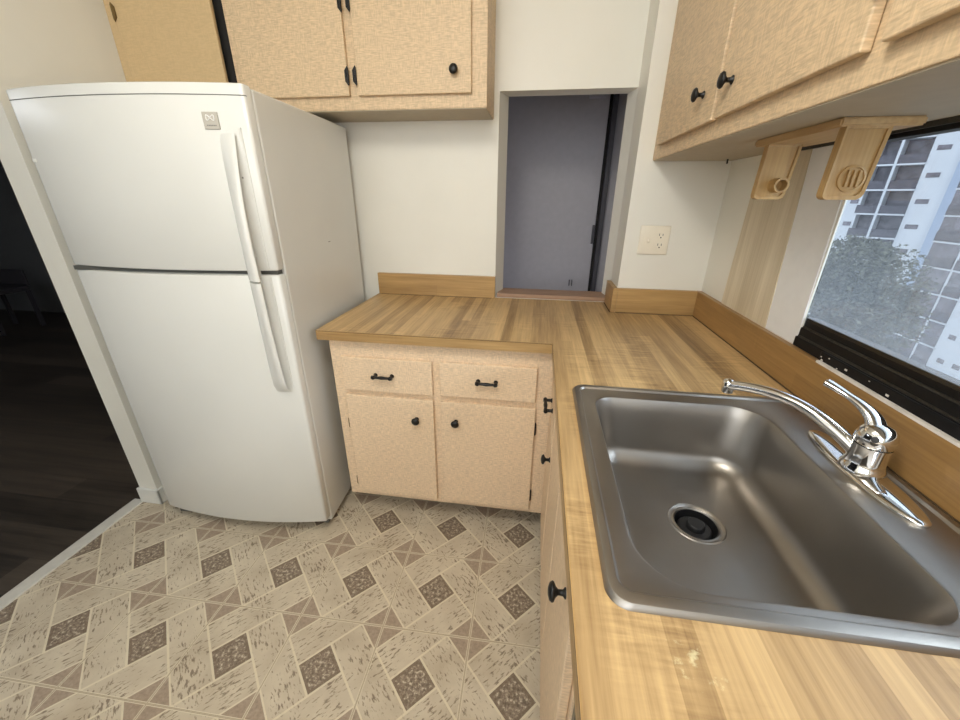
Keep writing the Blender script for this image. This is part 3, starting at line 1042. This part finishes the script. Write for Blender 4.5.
# badge
bx, by = -0.103, bowy(-0.103)
slope = math.atan2(bowy(-0.08) - bowy(-0.126), 0.046)
bm = nb((-0.0215, 0.0215, -0.0035, 0.002, -0.0215, 0.0215), bev=0.0015)
mt = Matrix.Translation((bx, by, 1.576)) @ Matrix.Rotation(slope, 4, 'Z')
bmesh.ops.transform(bm, matrix=mt, verts=bm.verts)
bd = fobj('badge', bm, M['badge'], fz, label='small silver brand badge')
bm = bmesh.new()
lp = []
for i in range(40):
    a = 2 * math.pi * i / 40
    # two open loops crossing in the middle, pinched outer ends
    lp.append(Vector((0.0125 * math.cos(a) * (1 - 0.12 * math.cos(2 * a)), -0.0042, 0.0135 * math.sin(a) * math.cos(a) + 0.007)))
lp.append(lp[0].copy())
tube(bm, lp, 0.0012, 6)
bmesh.ops.transform(bm, matrix=mt, verts=bm.verts)
fobj('badge_mark', bm, M['badge_mark'], bd)
bm = bmesh.new()
for i in range(6):
    x = -0.0125 + i * 0.0046
    box(bm, x, x + 0.0032, -0.0042, -0.003, -0.0135, -0.0105)
bmesh.ops.transform(bm, matrix=mt, verts=bm.verts)
fobj('badge_lettering', bm, M['badge_dark'], bd)
# small screw and scuff on the door and side
bm = bmesh.new()
lathe(bm, [(0.007, 0), (0.006, 0.003), (0.0001, 0.0045)], (-0.75, bowy(-0.75) - 0.0, 1.478), (0, -1, 0), 14)
fobj('screw_cap', bm, M['fridge'], fz, smooth=50)
fobj('scuff', nb((-0.0005, 0.0008, 0.345, 0.362, 1.206, 1.209)), M['badge_dark'])
bm = bmesh.new()
lathe(bm, [(0.003, 0), (0.001, 0.001)], (-0.05, bowy(-0.05), 1.43), (0, -1, 0), 8)
fobj('scuff', bm, M['badge_dark'], fz)

# ------------------------------------------------------------------ paper towel holder
ph = thing('paper_towel_holder', 'empty wooden paper towel holder screwed under the cabinet above the sink', 'towel holder', (-0.135, -0.9, 1.5155))
bm = bmesh.new()
prism(bm, [(-0.188, -0.742), (-0.072, -0.742), (-0.060, -1.052), (-0.190, -1.048), (-0.183, -0.95), (-0.186, -0.86)], 1.501, 1.5155, 'z')
bmesh.ops.bevel(bm, geom=[e for e in bm.edges], offset=0.003, segments=2, affect='EDGES')
obj('mounting_plate', bm, M['pine'], ph)


def arm(y, dy, taper):
    bm = bmesh.new()
    x0, x1 = -0.178, -0.105
    out = [(x0, 1.503), (x0 - 0.004, 1.396)]
    for k in range(7):
        a = math.radians(180 + 90 * k / 6)
        out.append((x0 + 0.006 + 0.010 * math.cos(a), 1.392 + 0.010 * math.sin(a)))
    for k in range(7):
        a = math.radians(270 + 90 * k / 6)
        out.append((x1 - 0.022 + 0.014 * math.cos(a), 1.396 + 0.014 * math.sin(a)))
    out += [(x1, 1.503)]
    prism(bm, out, y, y + dy, 'y')
    # raised lip round the near face
    return obj('arm', bm, M['pinez'], ph), out


a1, o1 = arm(-0.788, 0.014, 1)
a2, o2 = arm(-1.042, 0.014, 1)
for par, y, oo in ((a1, -0.7885, o1), (a2, -1.0425, o2)):
    bm = bmesh.new()
    cxm = sum(p[0] for p in oo) / len(oo)
    czm = 1.45
    inn = [(cxm + (a - cxm) * 0.86, czm + (b - czm) * 0.90) for a, b in oo]
    n_ = len(oo)
    R_ = []
    for (a, b), (c_, d_) in zip(oo, inn):
        R_.append([Vector((a, y, b)), Vector((a, y - 0.004, b)), Vector((c_, y - 0.003, d_)), Vector((c_, y + 0.0005, d_))])
    R_.append([v.copy() for v in R_[0]])
    loft(bm, R_, False, False)
    obj('arm_lip', bm, M['pinez'], par)
bm = bmesh.new()
lathe(bm, [(0.0165, 0.0), (0.0165, 0.030), (0.012, 0.030), (0.012, 0.006), (0.0001, 0.006)], (-0.139, -0.788, 1.413), (0, -1, 0), 28, cap=False)
obj('spindle_socket', bm, M['pinez'], a1, smooth=40)
bm = bmesh.new()
lathe(bm, [(0.023, 0.0), (0.023, 0.003), (0.019, 0.004), (0.019, 0.002), (0.0001, 0.002)], (-0.141, -1.042, 1.418), (0, -1, 0), 28, cap=False)
for k in range(3):
    box(bm, -0.152 + k * 0.009, -0.148 + k * 0.009, -1.049, -1.043, 1.404, 1.432)
obj('spindle_socket', bm, M['pinez'], a2)
# small black hook left in the cabinet underside near the corner
bm = bmesh.new()
lathe(bm, [(0.003, 0), (0.003, 0.014), (0.0001, 0.016)], (-0.045, -0.24, 1.5160), (0, 0, -1), 10)
tag(obj('screw', bm, M['black'], loc=(-0.045, -0.24, 1.5155)), 'tiny black screw sticking down under the cabinet near the corner', 'screw')

# ------------------------------------------------------------------ switch and outlet plate
yo = -0.165
sw = thing('outlet_plate', 'ivory wall plate with a toggle switch and a double outlet', 'outlet', (-0.23, yo, 1.225))
obj('plate', nb((-0.290, -0.172, yo - 0.006, yo - 0.0002, 1.166, 1.281), bev=0.0035, seg=3), M['plate'], sw, smooth=40)
ts = obj('toggle_switch', nb((-0.259, -0.249, yo - 0.008, yo - 0.005, 1.209, 1.240)), M['plate'], sw)
bm = nb((-0.2575, -0.2505, yo - 0.018, yo - 0.006, 1.213, 1.225), bev=0.002)
bmesh.ops.rotate(bm, cent=(-0.254, yo - 0.006, 1.222), matrix=Matrix.Rotation(math.radians(-22), 3, 'X'), verts=bm.verts)
obj('switch_lever', bm, M['plate'], ts)
for zz in (1.2425, 1.2035):
    bm = bmesh.new()
    pts = []
    for k in range(24):
        a = 2 * math.pi * k / 24
        pts.append((-0.207 + 0.0165 * math.cos(a), zz + max(-0.0130, min(0.0130, 0.0165 * math.sin(a)))))
    prism(bm, pts, yo - 0.0085, yo - 0.005, 'y')
    so_ = obj('socket', bm, M['plate'], sw)
    bm = nb((-0.2148, -0.2128, yo - 0.0092, yo - 0.008, zz - 0.001, zz + 0.008), (-0.2012, -0.1992, yo - 0.0092, yo - 0.008, zz - 0.001, zz + 0.008))
    lathe(bm, [(0.0028, 0.0), (0.0028, 0.0012)], (-0.207, yo - 0.008, zz - 0.0075), (0, -1, 0), 12)
    obj('socket_slots', bm, M['slot'], so_)

# ------------------------------------------------------------------ hall behind the hatch
dh = struct('door_1', nb((-1.25, -0.338, 0.86, 0.90, 0.01, 2.03), bev=0.002), M['halldoor'])
obj('door_frame', nb((-0.318, -0.290, 0.84, 0.90, 0, 2.05), (-1.30, -0.290, 0.84, 0.90, 2.035, 2.07), (-1.45, -1.26, 0.86, 0.94, 0, 2.06)), M['hallframe'], dh)
obj('door_gap_shade', nb((-0.338, -0.318, 0.885, 0.895, 0, 2.035)), M['recess_shade'], dh)  # black strip put in for the shade between door and frame
obj('door_latch', nb((-0.356, -0.341, 0.852, 0.861, 1.10, 1.22), (-0.311, -0.297, 0.832, 0.841, 1.10, 1.21), bev=0.002), M['hallframe'], dh)
obj('door_closer', nb((-0.46, -0.36, 0.80, 0.86, 1.925, 1.965), bev=0.006), M['halldoor'], dh)
obj('door_handle', nb((-0.475, -0.471, 0.835, 0.861, 0.815, 0.855), (-0.457, -0.453, 0.835, 0.861, 0.815, 0.855)), M['hallframe'], dh)
# ------------------------------------------------------------------ low dark furniture in the dining room
cb = thing('side_chair', 'dim dark chair in the unlit room beyond the doorway', 'chair', (-6.45, 1.35, 0))
obj('seat', nb((-6.66, -6.24, 1.15, 1.55, 0.40, 0.45), bev=0.01), M['hallframe'], cb)
obj('backrest', nb((-6.66, -6.24, 1.53, 1.56, 0.45, 0.62), bev=0.01), M['hallframe'], cb)
for (x, y) in ((-6.64, 1.17), (-6.26, 1.17), (-6.64, 1.53), (-6.26, 1.53)):
    obj('leg', nb((x - 0.015, x + 0.015, y - 0.015, y + 0.015, -0.008, 0.41)), M['hallframe'], cb)

# ------------------------------------------------------------------ ceiling lamp (gives the room its light)
cl = thing('ceiling_lamp', 'round white ceiling lamp over the kitchen floor', 'lamp', (-1.0, -1.75, 2.45))
bm = bmesh.new()
lathe(bm, [(0.09, 0.0), (0.09, 0.02), (0.07, 0.03), (0.0001, 0.03)], (-1.0, -1.75, 2.449), (0, 0, -1), 32)
obj('lamp_housing', bm, M['trimwhite'], cl, smooth=40)
bm = bmesh.new()
lathe(bm, [(0.17, 0.022), (0.175, 0.03), (0.16, 0.045), (0.11, 0.058), (0.0001, 0.064)], (-1.0, -1.75, 2.449), (0, 0, -1), 40)
obj('lamp_diffuser', bm, M['lampglass'], cl, smooth=50)

# ------------------------------------------------------------------ outside: apartment building and tree
X1 = 40.0
C0 = Vector((40.0, 47.04, 0))
DA = Vector((-math.sin(math.radians(42)), math.cos(math.radians(42)), 0))   # along the far wing
NA = Vector((-DA.y, DA.x, 0))     # towards viewer
if NA.dot(Vector((0, 0, 0)) - C0) < 0:
    NA = -NA
GZ = -16.0
ab = thing('apartment_building', 'white multi-storey apartment building with dark balconies seen through the window', 'building', (44, 47, GZ))


def fbox(bm, s0, s1, n0, n1, z0, z1):
    """box in far-wing facade coordinates: s along facade, n out of facade"""
    vs = []
    r = bmesh.ops.create_cube(bm, size=1.0)['verts']
    for v in r:
        s = (s0 + s1) / 2 + v.co.x * (s1 - s0)
        n = (n0 + n1) / 2 + v.co.y * (n1 - n0)
        z = (z0 + z1) / 2 + v.co.z * (z1 - z0)
        v.co = C0 + DA * s + NA * n + Vector((0, 0, z))


FL = [5.03 - 2.50 * k for k in range(-3, 8)]          # balcony slab heights
bm = bmesh.new()
fbox(bm, -0.2, 24.0, -9, -1.5, GZ, 14.5)              # core behind balconies
fbox(bm, 0.0, 2.42, -1.5, 0, GZ, 14.5)
fbox(bm, 6.40, 24.0, -1.5, 0, GZ, 14.5)
obj('far_wing_wall', bm, M['stucco'], ab)
bm = bmesh.new()
fbox(bm, -1.3, 0.05, -1.0, 0.6, GZ, 14.5)
obj('stair_tower', bm, M['stucco_b'], ab)
for z in FL:
    bm = bmesh.new()
    fbox(bm, 2.42, 6.40, -1.5, 0.12, z - 0.10, z + 0.06)
    obj('balcony_slab', bm, M['stucco'], ab)
bm = bmesh.new()
fbox(bm, 4.60, 4.82, -1.5, 0.14, GZ, 14.5)
obj('balcony_column', bm, M['stucco'], ab)
for z in FL:
    for s0, s1 in ((2.44, 4.58), (4.84, 6.38)):
        bm = bmesh.new()
        fbox(bm, s0, s1, -1.48, -1.40, z + 0.06, z + 2.38)
        obj('balcony_glazing', bm, M['bglass'], ab)
        bm = bmesh.new()
        fbox(bm, s0, s1 + 0.25 * (s0 > 4), -0.02, 0.06, z + 0.06, z + 0.92)
        obj('balcony_railing', bm, M['brail'], ab)
for k in range(-3, 7):
    for (sc_, hw, off) in ((1.54, 0.50, 0.0), (6.98, 0.36, -0.2)):
        z = 6.42 - 2.52 * k - (0.1 if off else 0)
        if off:
            z = 3.75 - 2.42 * k
        bm = bmesh.new()
        fbox(bm, sc_ - hw, sc_ + hw, -0.02, 0.03, z - 0.24, z + 0.22)
        obj('small_window', bm, M['bglass'], ab)
# near wing, parallel to the kitchen window wall
bm = nb((X1, X1 + 9, 20.0, 47.3, GZ, 14.5))
obj('near_wing_wall', bm, M['stucco'], ab)
FB = [0.05 - 2.49 * k for k in range(-5, 6)]
for z in FB:
    for (ya, yb_) in ((43.15, 46.15), (41.15, 42.85), (34.6, 37.4), (31.4, 34.3)):
        obj('wing_glazing', nb((X1 - 0.04, X1 + 0.01, ya, yb_, z - 2.38, z - 0.06)), M['bglass'], ab)
        obj('wing_railing', nb((X1 - 0.12, X1 - 0.06, ya, yb_, z - 2.38, z - 1.45)), M['brail'], ab)
    for yy in (40.0, 38.4):
        obj('small_window', nb((X1 - 0.03, X1 + 0.01, yy - 0.35, yy + 0.35, z - 1.2, z - 0.75)), M['bglass'], ab)
for z in FB:
    obj('wing_slab', nb((X1 - 0.14, X1 + 0.01, 41.0, 46.2, z - 0.06, z + 0.06)), M['stucco'], ab)
tag(obj('ground_outside', nb((6, 90, -20, 90, GZ - 0.2, GZ)), M['darkwall'], loc=(30, 20, GZ)), 'grey ground below the window far outside', 'ground')

tr = thing('tree', 'leafy grey-green tree in front of the apartment building', 'tree', (14.5, 18.4, GZ))
bm = bmesh.new()
tube(bm, smoothpts([(14.5, 18.4, GZ), (14.6, 18.3, -12), (14.4, 18.5, -8), (14.5, 18.3, -5)], 4), [0.35 - 0.015 * i for i in range(13)], 10)
for k in range(7):
    a = k * 0.9
    tube(bm, [(14.5, 18.3, -7.5 + 0.3 * k), (14.5 + 0.8 * math.cos(a), 18.3 + 1.3 * math.sin(a), -5.5 + 0.3 * k), (14.5 + 1.4 * math.cos(a), 18.3 + 2.2 * math.sin(a), -3.4 + 0.3 * k)], [0.12, 0.08, 0.03], 6)
obj('trunk', bm, M['bark'], tr, smooth=60)
bm = bmesh.new()
blobs = [((14.6, 19.9, -2.1), 1.9), ((14.4, 18.2, -2.4), 2.1), ((14.2, 20.9, -3.2), 2.1), ((14.6, 17.2, -3.6), 1.6), ((14.4, 16.7, -3.0), 1.0), ((14.3, 17.3, -2.5), 1.0),
         ((14.2, 18.9, -4.6), 2.4), ((14.6, 20.8, -5.2), 2.2), ((14.2, 16.9, -5.2), 1.3), ((14.4, 19.6, -1.6), 1.5)]
rnd = random.Random(3)
for (c_, r_) in blobs:
    cnt = int(650 * r_ * r_)
    for i in range(cnt):
        v = Vector((rnd.gauss(0, 1), rnd.gauss(0, 1), rnd.gauss(0, 1))).normalized()
        p = Vector(c_) + v * r_ * (0.72 + 0.33 * rnd.random())
        s = 0.06 + 0.09 * rnd.random()
        u1 = Vector((rnd.gauss(0, 1), rnd.gauss(0, 1), rnd.gauss(0, 1))).normalized()
        u2 = u1.orthogonal().normalized()
        a, b, c2, d_ = (bm.verts.new(p + u1 * s), bm.verts.new(p + u2 * s * 0.5), bm.verts.new(p - u1 * s), bm.verts.new(p - u2 * s * 0.5))
        bm.faces.new((a, b, c2, d_))
obj('crown', bm, M['leaf'], tr)['kind'] = 'stuff'
